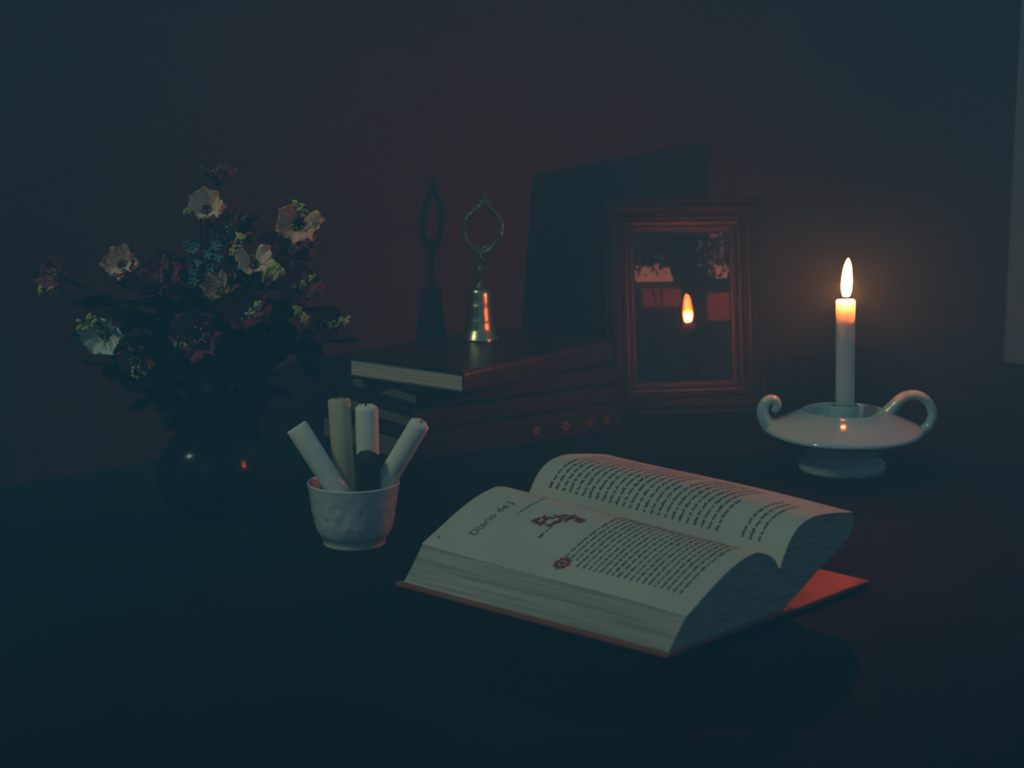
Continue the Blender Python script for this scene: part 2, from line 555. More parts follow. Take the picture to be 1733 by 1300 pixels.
# covers
bmc = box_bm(-.0005, .102, .000, .2345, 0, .003, .0009)
for v in bmc.verts: v.co.x = skew(v.co.x, v.co.y)
bm_obj('cover_board', bmc, M_RED, book)
bm_obj('cover_board', box_bm(.130, .222, -.004, .2345, 0, .003, .0009), M_RED, book)
bm_obj('spine', box_bm(.1021, .1299, -.002, .234, .0002, .0026, .0008), M_RED, book)

def quad_on(tab, a0, a1, t0, t1, V, F, lift=.00035):
    o = len(V)
    V += [on_page(tab, a0, t0, lift), on_page(tab, a1, t0, lift), on_page(tab, a1, t1, lift), on_page(tab, a0, t1, lift)]
    F.append((o, o + 1, o + 2, o + 3))
def text_line(tab, a0, a1, t, xh, V, F, rnd):
    a = a0
    while a < a1:
        n = rnd.choice((2, 3, 4, 5, 5, 6, 7, 8))
        for _ in range(n):
            wd = xh * rnd.uniform(.38, .72)
            if a + wd > a1: break
            q = rnd.random()
            up = xh * (1.5 if q < .25 else 1.0) * rnd.uniform(.9, 1.05); dn = -xh * (.4 if q > .9 else 0)
            quad_on(tab, a, a + wd, t + dn, t + up, V, F)
            a += wd + xh * .16
        a += xh * .75
rnd = random.Random(3)
V, F = [], []
N = 21
for i in range(N):
    t = .1165 - i * (.1165 - .0175) / (N - 1)
    a0 = .0225 if i < 3 else .0165
    text_line(LT, a0, .0970 - (.012 if i == N - 1 else 0), t, .00140, V, F, rnd)
o = mesh_obj('print_lines', V, F, M_INK, pl); o['kind'] = 'stuff'
V, F = [], []
N = 25
for i in range(N):
    t = .2115 - i * (.2115 - .0585) / (N - 1)
    text_line(RT, .0155, .0860 * (1 if i not in (8, 16, 24) else rnd.uniform(.5, .8)), t, .0017, V, F, rnd)
for t in (.0370, .0302, .0234):
    text_line(RT, .0155, .070, t, .0017, V, F, rnd)
o = mesh_obj('print_lines', V, F, M_INK, pr_); o['kind'] = 'stuff'

def heading(text, tab, a0, t0, size, material, parent, name):
    c = bpy.data.curves.new('letters', 'FONT'); c.body = text; c.size = size; c.resolution_u = 3
    ob = bpy.data.objects.new('letters', c); COL.objects.link(ob)
    dg = bpy.context.evaluated_depsgraph_get(); dg.update()
    me = bpy.data.meshes.new_from_object(ob.evaluated_get(dg))
    V = [on_page(tab, a0 + v.co.x, t0 + v.co.y) for v in me.vertices]
    F = [tuple(p.vertices) for p in me.polygons]
    bpy.data.objects.remove(ob); bpy.data.curves.remove(c); bpy.data.meshes.remove(me)
    return mesh_obj(name, V, F, material, parent)
heading('Diario de J', LT, .0195, .1975, .0094, M_INK, pl, 'heading_letters')
V, F = [], []
text_line(LT, .0335, .0475, .1495, .0016, V, F, random.Random(5))
text_line(LT, .049, .080, .1840, .0010, V, F, random.Random(6))
text_line(LT, .0085, .0105, .2215, .0016, V, F, random.Random(8))
o = mesh_obj('small_caption', V, F, M_INK, pl); o['kind'] = 'stuff'
# red ornament: a scrolling spray, and the round red initial
V, F = [], []
def blob(tab, a, t, ra, rt, V, F, n=14, rot=0, wob=.0):
    o = len(V)
    for i in range(n):
        g = 2 * math.pi * i / n
        k = 1 + wob * math.sin(g * 5 + a * 900)
        x, y = ra * math.cos(g) * k, rt * math.sin(g) * k
        x, y = x * math.cos(rot) - y * math.sin(rot), x * math.sin(rot) + y * math.cos(rot)
        V.append(on_page(tab, a + x, t + y))
    F.append(tuple(range(o, o + n)))
rr = random.Random(11)
for k in range(46):
    g = k / 45
    j = rr.uniform(-1, 1) * (1 - .55 * g) * (1 if g > .12 else .4)
    a = .0485 + .0150 * g + .0055 * j - .002 * math.sin(g * 7); t = .1680 - .0320 * g + .0048 * j - .0022 * math.sin(g * 7)
    blob(LT, a, t, rr.uniform(.0012, .0030), rr.uniform(.0009, .0017), V, F, rot=rr.uniform(-1.5, 1.5), wob=.2)
mesh_obj('red_ornament', V, F, M_REDINK, pl)
V, F = [], []
def ring(tab, a, t, r0, r1, V, F, n=28):
    o = len(V)
    for i in range(n):
        g = 2 * math.pi * i / n
        V.append(on_page(tab, a + r0 * math.cos(g), t + r0 * math.sin(g)))
        V.append(on_page(tab, a + r1 * math.cos(g), t + r1 * math.sin(g)))
    for i in range(n):
        j = (i + 1) % n
        F.append((o + 2 * i, o + 2 * j, o + 2 * j + 1, o + 2 * i + 1))
ring(LT, .0165, .1148, .0030, .0056, V, F)
blob(LT, .0165, .1148, .0022, .0022, V, F, wob=.25)
for k in range(8):
    g = k * math.pi / 4
    blob(LT, .0165 + .0059 * math.cos(g), .1148 + .0059 * math.sin(g), .0009, .0009, V, F, 8)
mesh_obj('red_initial', V, F, M_REDINK, pl)

# ================================================================== stack of closed books
def closed_book(label, corner, yaw, length, width, z0, z1, cover, pages, group, gold=False):
    """corner = front corner; local x along the spine (spine on y=0 side), local y away; page ends at x=0"""
    b = thing('closed_book', label, 'book', (corner[0], corner[1], z0), R(yaw), group)
    th = z1 - z0; bt = .0024
    bm_obj('cover_board', box_bm(0, length, .002, width, 0, bt, .0007), cover, b)
    bm_obj('cover_board', box_bm(0, length, .002, width, th - bt, th, .0007), cover, b)
    # rounded spine
    V, F = [], []
    n = 24
    for k in range(2):
        x = .0 if k == 0 else length
        for i in range(n + 1):
            g = math.pi * i / n
            V.append((x, .004 - .0048 * abs(math.sin(g)) ** .4, th / 2 - (th / 2 - .0002) * math.copysign(abs(math.cos(g)) ** .4, math.cos(g))))
        for i in range(n, -1, -1):
            g = math.pi * i / n
            V.append((x, .0062 - .0048 * abs(math.sin(g)) ** .4, th / 2 - (th / 2 - .0024) * math.copysign(abs(math.cos(g)) ** .4, math.cos(g))))
    m = 2 * (n + 1)
    for i in range(m):
        j = (i + 1) % m
        F.append((i, j, m + j, m + i))
    F.append(tuple(range(m))[::-1]); F.append(tuple(range(m, 2 * m)))
    s = mesh_obj('spine', V, F, cover, b, False)
    bm_obj('page_block', box_bm(.0035, length - .0035, .0045, width - .004, bt + .0001, th - bt - .0001, .0005), pages, b)
    for k in range(4):      # raised bands across the spine
        x = length * (.16 + .225 * k)
        pts = [Vector((x, .0042 - .0048 * abs(math.sin(math.pi * i / 10)) ** .4, th / 2 - (th / 2 - .0006) * math.copysign(abs(math.cos(math.pi * i / 10)) ** .4, math.cos(math.pi * i / 10)))) for i in range(11)]
        vv, ff = tube(pts, .0010, 6)
        mesh_obj('raised_band', vv, ff, cover, s, True)
    if gold:
        for x, r_ in gold:
            V, F = [], []
            for q in range(6):
                g = q * math.pi / 3
                o = len(V)
                for (dx, dz) in ((.25, .25), (1, .22), (1.15, 0), (1, -.22), (.25, -.25)):
                    X = dx * math.cos(g) - dz * math.sin(g); Z = dx * math.sin(g) + dz * math.cos(g)
                    zz = th / 2 + Z * r_
                    V.append((x + X * r_, .004 - .0048 * max(0, 1 - (abs(zz - th / 2) / (th / 2)) ** 5) ** .2 - .0003, zz))
                F.append(tuple(range(o, o + 5)))
            mesh_obj('gold_motif', V, F, M_GOLD, s)
    return b
G = 'closed books in the stack under the bell'
closed_book('thick brown leather book with gold motifs on its spine, lowest of the stack', (-.095, 1.566), 38, .258, .150, 0, .027, M_LEATHER2, M_DARKPAGE, G,
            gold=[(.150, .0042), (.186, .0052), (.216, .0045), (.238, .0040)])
closed_book('maroon leather book, second from the bottom of the stack', (-.092, 1.586), 36, .246, .142, .0272, .0448, M_LEATHER3, M_DARKPAGE, G)
closed_book('brown leather book directly under the topmost book of the stack', (-.088, 1.606), 34, .236, .132, .0450, .0612, M_LEATHER2, M_DARKPAGE, G)
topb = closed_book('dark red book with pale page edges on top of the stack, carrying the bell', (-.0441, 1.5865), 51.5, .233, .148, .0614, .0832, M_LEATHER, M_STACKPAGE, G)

M_GLINT = mat('red_glint', (.62, .13, .08), .42, metal=1.0, var=.4, vscale=120, bump=.5, bscale=260)  # added metal strip that draws the flame's highlight line along the ridge
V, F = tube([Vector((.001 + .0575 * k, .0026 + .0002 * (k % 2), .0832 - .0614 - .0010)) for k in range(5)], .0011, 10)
eb = mesh_obj('edge_glint', V, F, M_GLINT, topb, True)
tag(eb, 'added red metal strip along the spine ridge, standing in for a highlight')

# ================================================================== bell on the stack
bell = thing('hand_bell', 'small brass hand bell with an openwork bronze handle, standing on the top book', 'bell', (-.0325, 1.776, .0833))
bs = 1 / 1717.
bp = [(.0196, 0), (.0203, .0006), (.0204, .0016), (.0192, .0032), (.0178, .0058), (.0166, .0085), (.0164, .0090), (.0160, .0094), (.0156, .0130), (.0148, .0185), (.0146, .0192),
      (.0149, .0196), (.0146, .0202), (.0138, .0260), (.0132, .0340), (.0131, .0346), (.0133, .0350), (.0129, .0355), (.0124, .0420), (.0119, .0480), (.0113, .0505), (.0098, .0520), (.0050, .0530), (0, .0532)]
V, F = lathe(bp, 64)
ins = [(.0196, 0), (.0180, .0010), (.0150, .0090), (.0120, .0350), (.0100, .0470), (0, .0490)]
V2, F2 = lathe(ins, 64)
body = mesh_obj('bell_body', *merge((V, F), (V2, [f[::-1] for f in F2])), M_BRASS, bell, True)
V, F = lathe([(0, -.003), (.0022, -.002), (.003, 0.0), (.0022, .0022), (.0006, .003), (.0006, .035), (0, .035)], 16)
cl = mesh_obj('clapper', [(x, y, z + .006) for x, y, z in V], F, M_BRASS, bell, True)
hnd = bpy.data.objects.new('handle', None)
# handle: beaded stem, pointed loop, leaf finial
V, F = lathe([(.0050, .0525), (.0052, .0545), (.0030, .0560), (.0024, .0600), (.0026, .0650), (.0040, .0665), (.0056, .0690), (.0058, .0715), (.0042, .0742), (.0026, .0755),
              (.0030, .0790), (.0042, .0815), (.0028, .0840), (.0022, .0880), (0, .0890)], 24)
lean = .055
def lv(v): return (v[0] + max(0, v[2] - .055) * lean, v[1], v[2])
stem = mesh_obj('handle_stem', [lv(v) for v in V], F, M_BRONZE, bell, True)
bpy.data.objects.remove(hnd)
lp = []
loop_pts = [(0, .087), (-.006, .0895), (-.0125, .0955), (-.0178, .1045), (-.0190, .1130), (-.0165, .1215), (-.0105, .1290), (-.0045, .1345), (0, .1400), (.0045, .1345), (.0105, .1290), (.0165, .1215), (.0190, .1130), (.0178, .1045), (.0125, .0955), (.006, .0895), (0, .087)]
pth = spline([(x, 0, z) for x, z in loop_pts], 6)
rad = [.0023 + .0008 * abs(math.sin(i * .8)) for i in range(len(pth))]
V, F = tube([Vector(lv(p)) for p in pth], rad, 10)
mesh_obj('handle_loop', V, F, M_BRONZE, bell, True)
def leaf_bm(pts, r0):
    return tube([Vector(lv(p)) for p in spline([(x, 0, z) for x, z in pts], 6)], r0, 8)
parts = [leaf_bm([(0, .138), (.0006, .1425), (0, .1475), (.0002, .1505)], [.0034, .0030, .0016, .0005]),
         leaf_bm([(-.002, .138), (-.0058, .1405), (-.0072, .1385)], [.0018, .0013, .0007]),
         leaf_bm([(.002, .138), (.0058, .1405), (.0072, .1385)], [.0018, .0013, .0007])]
mesh_obj('finial', *merge(*parts), M_BRONZE, bell, True)
for sg in (-1, 1):
    V, F = leaf_bm([(sg * .002, .085), (sg * .0065, .0865), (sg * .0115, .0905), (sg * .0145, .0890)], [.0022, .0018, .0013, .0007])
    mesh_obj('leaf_scroll', V, F, M_BRONZE, bell, True)
    V, F = leaf_bm([(sg * .001, .0895), (sg * .0035, .0935), (sg * .0070, .0950), (sg * .0082, .0930)], [.0020, .0017, .0012, .0007])
    mesh_obj('leaf_scroll', V, F, M_BRONZE, bell, True)

# ================================================================== picture frame
fr_yaw, fr_lean, FW, FH = R(8.7), R(10.5), .170, .2226
frame = thing('picture_frame', 'dark stepped wooden picture frame leaning back, glazed, with a landscape photograph', 'picture frame', (.1788, 1.797, .0012), fr_yaw)
def tilt(x, d, h):
    """frame-plane coordinates: x across, h up the frame, d towards the viewer"""
    return Vector((x, -d * math.cos(fr_lean) + h * math.sin(fr_lean), h * math.cos(fr_lean) + d * math.sin(fr_lean)))
mould = [(0, 0), (0, .011), (.0022, .0150), (.0050, .0138), (.0062, .0168), (.0100, .0182), (.0135, .0168), (.0148, .0128), (.0180, .0128), (.0195, .0142), (.0222, .0132), (.0240, .0098), (.0272, .0092), (.0290, .0066), (.0312, .0060), (.0312, 0)]
def rail(side):
    V, F = [], []
    w2 = FW / 2
    for e in (0, 1):
        for (m, d) in mould:
            if side == 'b': x, h = (-(w2 - m) if e == 0 else w2 - m), m
            elif side == 't': x, h = (w2 - m if e == 0 else -(w2 - m)), FH - m
            elif side == 'l': x, h = -(w2 - m), (FH - m if e == 0 else m)
            else: x, h = w2 - m, (m if e == 0 else FH - m)
            V.append(tilt(x, d, h))
    n = len(mould)
    for i in range(n):
        j = (i + 1) % n
        F.append((i, n + i, n + j, j))
    F.append(tuple(range(n))); F.append(tuple(range(n, 2 * n))[::-1])
    return V, F
for s in 'btlr':
    mesh_obj('frame_rail', *rail(s), M_WOOD, frame)
iw, ih0, ih1 = FW / 2 - .0312, .0312, FH - .0312
# gilt inner lip
def bar(x0, x1, h0, h1, d0, d1):
    V = [tilt(x, d, h) for x in (x0, x1) for d in (d0, d1) for h in (h0, h1)]
    F = [(0, 1, 3, 2), (4, 6, 7, 5), (0, 4, 5, 1), (2, 3, 7, 6), (0, 2, 6, 4), (1, 5, 7, 3)]
    return V, F
lw = .0028
mesh_obj('inner_lip', *bar(-iw, iw, ih0, ih0 + lw, .0014, .0052), M_LIP, frame)
mesh_obj('inner_lip', *bar(-iw, iw, ih1 - lw, ih1, .0014, .0052), M_LIP, frame)
mesh_obj('inner_lip', *bar(-iw, -iw + lw, ih0 + lw, ih1 - lw, .0014, .0052), M_LIP, frame)
mesh_obj('inner_lip', *bar(iw - lw, iw, ih0 + lw, ih1 - lw, .0014, .0052), M_LIP, frame)
mesh_obj('back_board', *bar(-FW / 2 + .004, FW / 2 - .004, .004, FH - .004, -.004, -.0002), M_BACK, frame)
# easel strut behind
V = [tilt(-.018, -.0042, .150), tilt(.018, -.0042, .150), (.026, .098, 0), (-.026, .098, 0)]
V = [Vector(v) for v in V]
V += [v + Vector((0, .003, .0016)) for v in V]
mesh_obj('easel_strut', V, [(0, 1, 2, 3), (7, 6, 5, 4), (0, 4, 5, 1), (1, 5, 6, 2), (2, 6, 7, 3), (3, 7, 4, 0)], M_BACK, frame)
# print
def lin(r, g, b): return ((r / 255) ** 2.2, (g / 255) ** 2.2, (b / 255) ** 2.2)
def nz(x, y, s, seed=0): return noise.noise(Vector((x * s, y * s, seed)))
def photo(u, v):
    dark = (.003, .004, .005)
    c = dark
    n1 = nz(u, v, 22, 1); n2 = nz(u, v, 60, 5)
    if v < .30 and u < .40:
        k = max(0, n1 + .5 * n2 - .1)
        c = tuple(dark[i] + k * (.16, .24, .28)[i] * (1.0 if v < .14 else .8) for i in range(3))
    if .02 < u < .415 and .235 + .045 * (n1 + n2) < v < .326 + .008 * n2 and u < .355 + .06 * (v - .2) / .12:
        c = (.60, .92, 1.0)
        if n1 + .6 * n2 > .28 and v < .29: c = (.08, .09, .10)
    elif v >= .326 and v < .375 and u < .47:
        c = (.04, .025, .02)
    elif .375 <= v < .50 + .02 * n1 and .06 < u < .50:
        c = tuple(x * (1 + .5 * n2) for x in (.26, .11, .08))
        if abs(u - .20 - (v - .4) * .35) < .012 or abs(u - .285 - (v - .4) * .1) < .013 or abs(u - .07 - (v - .4) * .2) < .012: c = (.03, .02, .02)
    elif .40 < v < .60 and .755 < u < .995:
        c = tuple(x * (1 + .5 * n2 - .6 * (v - .4) * 2) for x in (.27, .11, .06))
        if v < .412: c = (.10, .06, .05)
    if v < .31 and u > .66:
        k = max(0, n1 + .8 * n2 - .12 - .25 * max(0, .78 - u) * 4)
        c = tuple(dark[i] + k * (.65, .85, .95)[i] for i in range(3))
        if v > .22 and u > .84 and n1 + n2 > -.05: c = (.60, .92, 1.0)
    trunk_l = .40 + .10 * max(0, (v - .22) / .2); trunk_r = .80 - .10 * max(0, (v - .3))
    if v < .385 and trunk_l < u < .66: c = dark
    if v < .385 and .66 <= u < trunk_r and n1 + n2 < .55: c = dark
    if v > .50 and not (.40 < v < .60 and .755 < u < .995):
        k = max(0, n1 * .5 + n2 * .6)
        c = tuple(dark[i] * 1.0 + k * (.030, .040, .045)[i] + max(0, .62 - v) * (.14, .06, .03)[i] for i in range(3))
    if .53 < u < .77 and .375 < v < .75:
        c = tuple(x * .45 for x in c)
    return c
def photo_print():
    nx, ny = 84, 130
    px0, px1, ph0, ph1 = -iw + lw + .0002, iw - lw - .0002, ih0 + lw + .0002, ih1 - lw - .0002
    V, F, Cc = [], [], []
    for j in range(ny + 1):
        for i in range(nx + 1):
            u, v = i / nx, 1 - j / ny
            V.append(tilt(px0 + (px1 - px0) * u, .0010, ph0 + (ph1 - ph0) * (1 - v)))
            Cc.append(photo(u, v))
    for j in range(ny):
        for i in range(nx):
            a = j * (nx + 1) + i
            F.append((a, a + 1, a + nx + 2, a + nx + 1))
    o = mesh_obj('photograph', V, F, M_PRINT, frame)
    at_ = o.data.attributes.new('print', 'FLOAT_COLOR', 'POINT')
    for i, c in enumerate(Cc): at_.data[i].color = (*c, 1)
    tag(o, 'dim landscape photograph with trees, pale sky and brown field')
photo_print()
mesh_obj('glass_pane', *bar(-iw + lw, iw - lw, ih0 + lw, ih1 - lw, .0022, .0042), M_PANE, frame)

# ================================================================== cup and the candle stubs in it
CX, CY = -.1196, 1.3032
cup = thing('cup', 'small white porcelain cup with embossed sides, holding candle stubs', 'cup', (CX, CY, 0))
cp = [(0, .003), (.018, .003), (.0195, .0003), (.0225, 0), (.0238, .0012), (.0240, .0035), (.0250, .0060), (.0275, .0100), (.0292, .0145), (.0305, .020), (.0318, .028), (.0330, .036), (.0340, .042), (.0347, .0462), (.0350, .0478),
      (.0346, .0486), (.0338, .0484), (.0330, .046), (.0318, .038), (.0302, .026), (.0285, .016), (.0255, .009), (.018, .0058), (0, .0055)]
cpd = [(max(0, p.x), p.y) for p in spline([(a, b, 0) for a, b in cp], 4)]
out_n = int(len(cpd) * 14.5 / 23)
def cup_mod(r, z, a):
    if .008 < z < .044 and r > .0255 and (z < .002 or r > .0265 + (z - .009) * .21):
        band = math.sin(min(1, max(0, (z - .009) / .033)) * math.pi)
        return r + band * (.0007 * noise.noise(Vector((math.cos(a) * 5, math.sin(a) * 5, z * 190))) + .00035 * math.sin(a * 18) * math.cos(z * 330)), z
    return r, z
V, F = lathe(cpd, 112, cup_mod)
mesh_obj('cup_body', V, F, M_CUP, cup, True)

def stub(name_label, top, bottom, r, material, notch=0.0, round_top=.0008, wick=False, hole=False, group='candle stubs standing in the cup', bend=0):
    """top and bottom are local to the cup's base"""
    top, bottom = Vector(top), Vector(bottom)
    ax = top - bottom; L = ax.length
    c = thing('candle_stub', name_label, 'candle stub', (CX + bottom.x, CY + bottom.y, bottom.z), 0, group)
    rot = ax.to_track_quat('Z', 'Y').to_matrix().to_4x4()
    pf = [(0, 0), (r * .95, 0), (r, .0008), (r * 1.01, L * .3), (r * .99, L * .6), (r, L - round_top * 1.6), (r * .97, L - round_top * .8), (max(.001, r - round_top), L), (r * .45, L - notch), (0, L - notch * 1.3)]
    V, F = lathe(pf, 28)
    V = [(x + bend * math.sin(z / L * math.pi), y + .0006 * noise.noise(Vector((x * 90, z * 60, r * 999))), z + (.0010 * noise.noise(Vector((x * 300, y * 300, 7))) if z > L - .004 else 0)) for x, y, z in V]
    b = mesh_obj('wax', [rot @ Vector(v) for v in V], F, material, c, True)
    if wick:
        V, F = tube([rot @ Vector((.0003 * k, .0002 * k * k, L - notch * 1.3 - .001 + .0011 * k)) for k in range(5)], .0007, 7)
        mesh_obj('wick', V, F, M_WICK, c, True)
    if hole:
        V, F = lathe([(0, .0005), (.0010, .0005), (.0013, .0001), (.0013, -.001)], 12)
        mesh_obj('wick', [rot @ Vector((x, y, z + L - notch * 1.2)) for x, y, z in V], F, M_WICK, c, True)
    return c
def cl_(u, v, dy):     # cup-local point from a reading at depth offset dy
    p = place_point(u, v, CY + dy)
    return (p.x - CX, dy, p.z)
stub('plain pale candle stub leaning far to the left in the cup', cl_(503, 722, -.004), (.0075, -.006, .0105), .0084, M_WAX, notch=.0006)
stub('yellowed upright candle stub at the back of the cup', cl_(574, 676, .014), (-.0065, .0085, .0100), .0086, M_WAX2, notch=.0020, round_top=.0004)
stub('tall pale candle stub with a chipped rounded top, middle of the cup', cl_(620, 685, .016), (.0105, .0105, .0105), .0090, M_WAX, notch=.0012, round_top=.0032, wick=True)
stub('short black candle stub in front of the pale ones in the cup', cl_(621, 765, -.009), (.0125, -.0085, .0125), .0093, M_WAX3, round_top=.0040)
stub('slim pale candle stub leaning to the right with a dark wick hole', cl_(713, 714, -.006), (.013, .003, .0300), .0078, M_WAX, round_top=.0026, hole=True)
stub('short dull brown candle stub by the right rim of the cup', cl_(662, 790, .002), (.0150, .004, .0125), .0078, M_WAX4, round_top=.0030)

# ================================================================== vase and flowers
VX, VY = -.2430, 1.3760
vase = thing('vase', 'round black glazed vase holding the flowers, nearly lost in the dark', 'vase', (VX, VY, 0))
vp = [(0, .003), (.016, .003), (.018, .0004), (.022, 0), (.024, .0016), (.026, .005), (.0335, .014), (.0385, .026), (.0400, .036), (.0385, .047), (.0335, .058), (.0270, .0655), (.0235, .0700), (.0232, .0740), (.0265, .0795), (.0300, .0820),
      (.0304, .0832), (.0288, .0834), (.0245, .0795), (.0212, .0740), (.0215, .0700), (.0250, .0640), (.0310, .0560), (.0360, .0460), (.0372, .036), (.0360, .026), (.030, .014), (.020, .008), (0, .007)]
vpd = [(max(0, p.x), p.y) for p in spline([(a, b, 0) for a, b in vp], 4)]
V, F = lathe(vpd, 72)
mesh_obj('vase_body', V, F, M_VASE, vase, True)

def petal_mesh(name, L, W, cup_, ruffle, seed, material, curl=0.0):
    nl, nw = 8, 8
    V, F = [], []
    rn = random.Random(seed)
    ph = rn.uniform(0, 6)
    for i in range(nl + 1):
        s = i / nl
        wd = W * (math.sin(min(1, s * 1.02 + .05) * math.pi * .62) ** .9) * (1 if s < .82 else math.sqrt(max(0, 1 - ((s - .82) / .19) ** 2)) * .96 + .04)
        for j in range(nw + 1):
            q = j / nw * 2 - 1
            x = s * L * (1 - .10 * q * q * s)
            y = q * wd / 2
            z = cup_ * L * s * s + .22 * W * q * q * (s) * (1 - .3 * s) + ruffle * L * s * s * math.sin(q * 5 + ph) * .12 - curl * L * max(0, s - .65) ** 2 * 4
            V.append((x, y, z))
    for i in range(nl):
        for j in range(nw):
            a = i * (nw + 1) + j
            F.append((a, a + 1, a + nw + 2, a + nw + 1))
    me = bpy.data.meshes.new(name)
    me.from_pydata(V, [], F)
    for p in me.polygons: p.use_smooth = True
    me.materials.append(material)
    return me
PET = {}
def petals_for(material):
    if material.name not in PET:
        PET[material.name] = [petal_mesh('petal', 1.0, .95, .30, 1.0, k, material, curl=.25) for k in range(4)]
    return PET[material.name]
LEAFM = [petal_mesh('leaf', 1.0, .34, .12, .5, 20 + k, M_LEAF) for k in range(3)]

MOUTH = Vector((VX, VY, .076))
def stem_for(t, head, seed):
    rn = random.Random(seed)
    base = Vector((VX + rn.uniform(-.012, .012), VY + rn.uniform(-.012, .012), .030))
    mouth = MOUTH + Vector((rn.uniform(-.010, .010), rn.uniform(-.010, .010), 0))
    mid = mouth.lerp(head, .55) + Vector((0, 0, .012 + .25 * max(0, .05 - abs(head.z - .2))))
    o = Vector(t.location) - Vector((0, 0, TZ))
    V, F = tube([p - o for p in spline([base, mouth, mid, head], 8)], [.0016, .0015, .0013, .0012], 7)
    st = mesh_obj('stem', V, F, M_STEM, t, True)
    for k in range(2):
        f = .45 + .3 * k
        p = mouth.lerp(head, f) + Vector((0, 0, .012 * math.sin(f * 3.14)))
        L = rn.uniform(.030, .046)
        rot = Matrix.Rotation(rn.uniform(0, 6.28), 4, 'Z') @ Matrix.Rotation(rn.uniform(-.6, .3), 4, 'Y')
        o2 = bpy.data.objects.new('leaf', LEAFM[k])
        link(o2, t)
        o2.matrix_local = Matrix.Translation(p - o) @ rot @ Matrix.Scale(L, 4)
    return st

def flower(label, u, v, dy, size, face, material, n=8, seed=0, open_=.9, buds=None, heart=M_HEART, layers=1, cat='flower', skip=()):
    """face: direction the blossom looks; size: blossom diameter in metres; open_: 1 flat .. 0 closed"""
    head = place_point(u, v, VY + dy)
    t = thing('cut_flower', label, cat, (VX, VY, .012), 0, 'cut flowers standing in the black vase')
    o = Vector((VX, VY, .012))
    rn = random.Random(seed)
    d = Vector(face).normalized()
    q = d.to_track_quat('Z', 'Y').to_matrix().to_4x4()
    stem_for(t, head - d * .004, seed)
    pm = petals_for(material)
    Tm = Matrix.Translation(head - o) @ q
    for ly in range(layers):
        nn = n - 2 * ly
        for k in range(nn):
            if ly == 0 and k in skip: continue
            a = 2 * math.pi * (k + .5 * ly) / nn + rn.uniform(-.12, .12)
            L = size / 2 * rn.uniform(.88, 1.08) * (1 - .28 * ly)
            el = (1 - open_) * 1.2 + rn.uniform(-.12, .12) + .35 * ly
            ob = bpy.data.objects.new('petal', pm[rn.randrange(4)])
            link(ob, t)
            ob.matrix_local = Tm @ Matrix.Rotation(a, 4, 'Z') @ Matrix.Rotation(-el, 4, 'Y') @ Matrix.Translation((size * .05, 0, .0004 * k)) @ Matrix.Diagonal((L, L * rn.uniform(.62, .98) * (7.0 / n), L, 1))
    V, F = lathe([(0, -.002), (size * .07, -.001), (size * .12, .003), (size * .10, .0062), (0, .0075)], 14)
    mesh_obj('heart', [Tm @ Vector(p) for p in V], F, heart, t, True)
    for k in range(7):
        a = k * .9; rr_ = size * .07
        p = Tm @ Vector((rr_ * math.cos(a), rr_ * math.sin(a), .0045)); e = Tm @ Vector((rr_ * 1.7 * math.cos(a), rr_ * 1.7 * math.sin(a), .0115))
        Vv, Ff = tube([p, p.lerp(e, .8), e], [.0003, .0003, .0008], 5)
        mesh_obj('stamen', Vv, Ff, M_YELLOW, t, True)
    return t

C_ = M_CREAM
flower('cream and peach flower, highest of the pale ones, left of centre of the bouquet', 350, 360, -.02, .036, (.10, -.75, .45), M_CREAM, 7, 1, .55, skip=(4,))
flower('peach flower standing alone at the upper right of the bouquet', 506, 380, -.02, .040, (.05, -.9, .25), M_CREAM, 7, 2, .62, skip=(1, 2))
flower('round pale pink and cream flower at the left of the bouquet', 213, 452, -.02, .038, (-.15, -.85, .35), M_CREAM, 9, 3, .52)
flower('cream flower with narrow upright petals, right of centre of the bouquet', 430, 452, -.035, .038, (.15, -.8, .5), M_CREAM, 7, 4, .62, skip=(2, 5))
flower('faded pink cup-shaped flower in the middle of the bouquet', 376, 500, -.045, .038, (-.1, -.7, .7), M_PINK, 8, 5, .62)
flower('pale greenish white flower at the lower left of the bouquet', 180, 562, -.03, .038, (-.2, -.8, -.15), M_WHITE, 6, 6, .75, skip=(2,))
flower('dark mauve flower behind the yellow sprig near the top of the bouquet', 392, 402, .02, .042, (.2, -.7, .6), M_RUST, 8, 7, .7)
flower('dark red flower under the lone peach flower at the upper right', 490, 434, .015, .050, (.1, -.65, .75), M_MAUVE, 9, 8, .75, layers=2)
flower('mauve flower below the round pale pink flower', 270, 492, -.01, .048, (-.2, -.6, .8), M_MAUVE, 8, 9, .72, layers=2)
flower('large mauve open flower at the lower middle of the bouquet', 415, 540, -.045, .052, (.05, -.75, .55), M_MAUVE, 10, 10, .62, layers=1)
flower('mauve flower hanging low, left of the large mauve one', 340, 568, -.035, .046, (-.1, -.85, .2), M_MAUVE, 8, 11, .7, layers=2)
flower('rust and mauve flower at the right of the bouquet above a pale sprig', 498, 502, -.015, .050, (.3, -.7, .6), M_MAUVE, 8, 12, .6)
flower('small dark red flower at the right end of the bouquet', 542, 550, -.01, .030, (.4, -.8, .1), M_MAUVE, 6, 13, .7)
flower('small rust flower hanging lowest at the left of the bouquet', 236, 600, -.03, .034, (-.1, -.8, -.3), M_RUST, 7, 14, .7)
flower('faint mauve flower at the far left end of the bouquet', 105, 470, .0, .036, (-.5, -.7, .3), M_MAUVE, 7, 15, .7)
flower('dark rust flower at the very top of the bouquet, almost black', 370, 312, .02, .036, (.1, -.4, .9), M_RUST, 7, 16, .5)

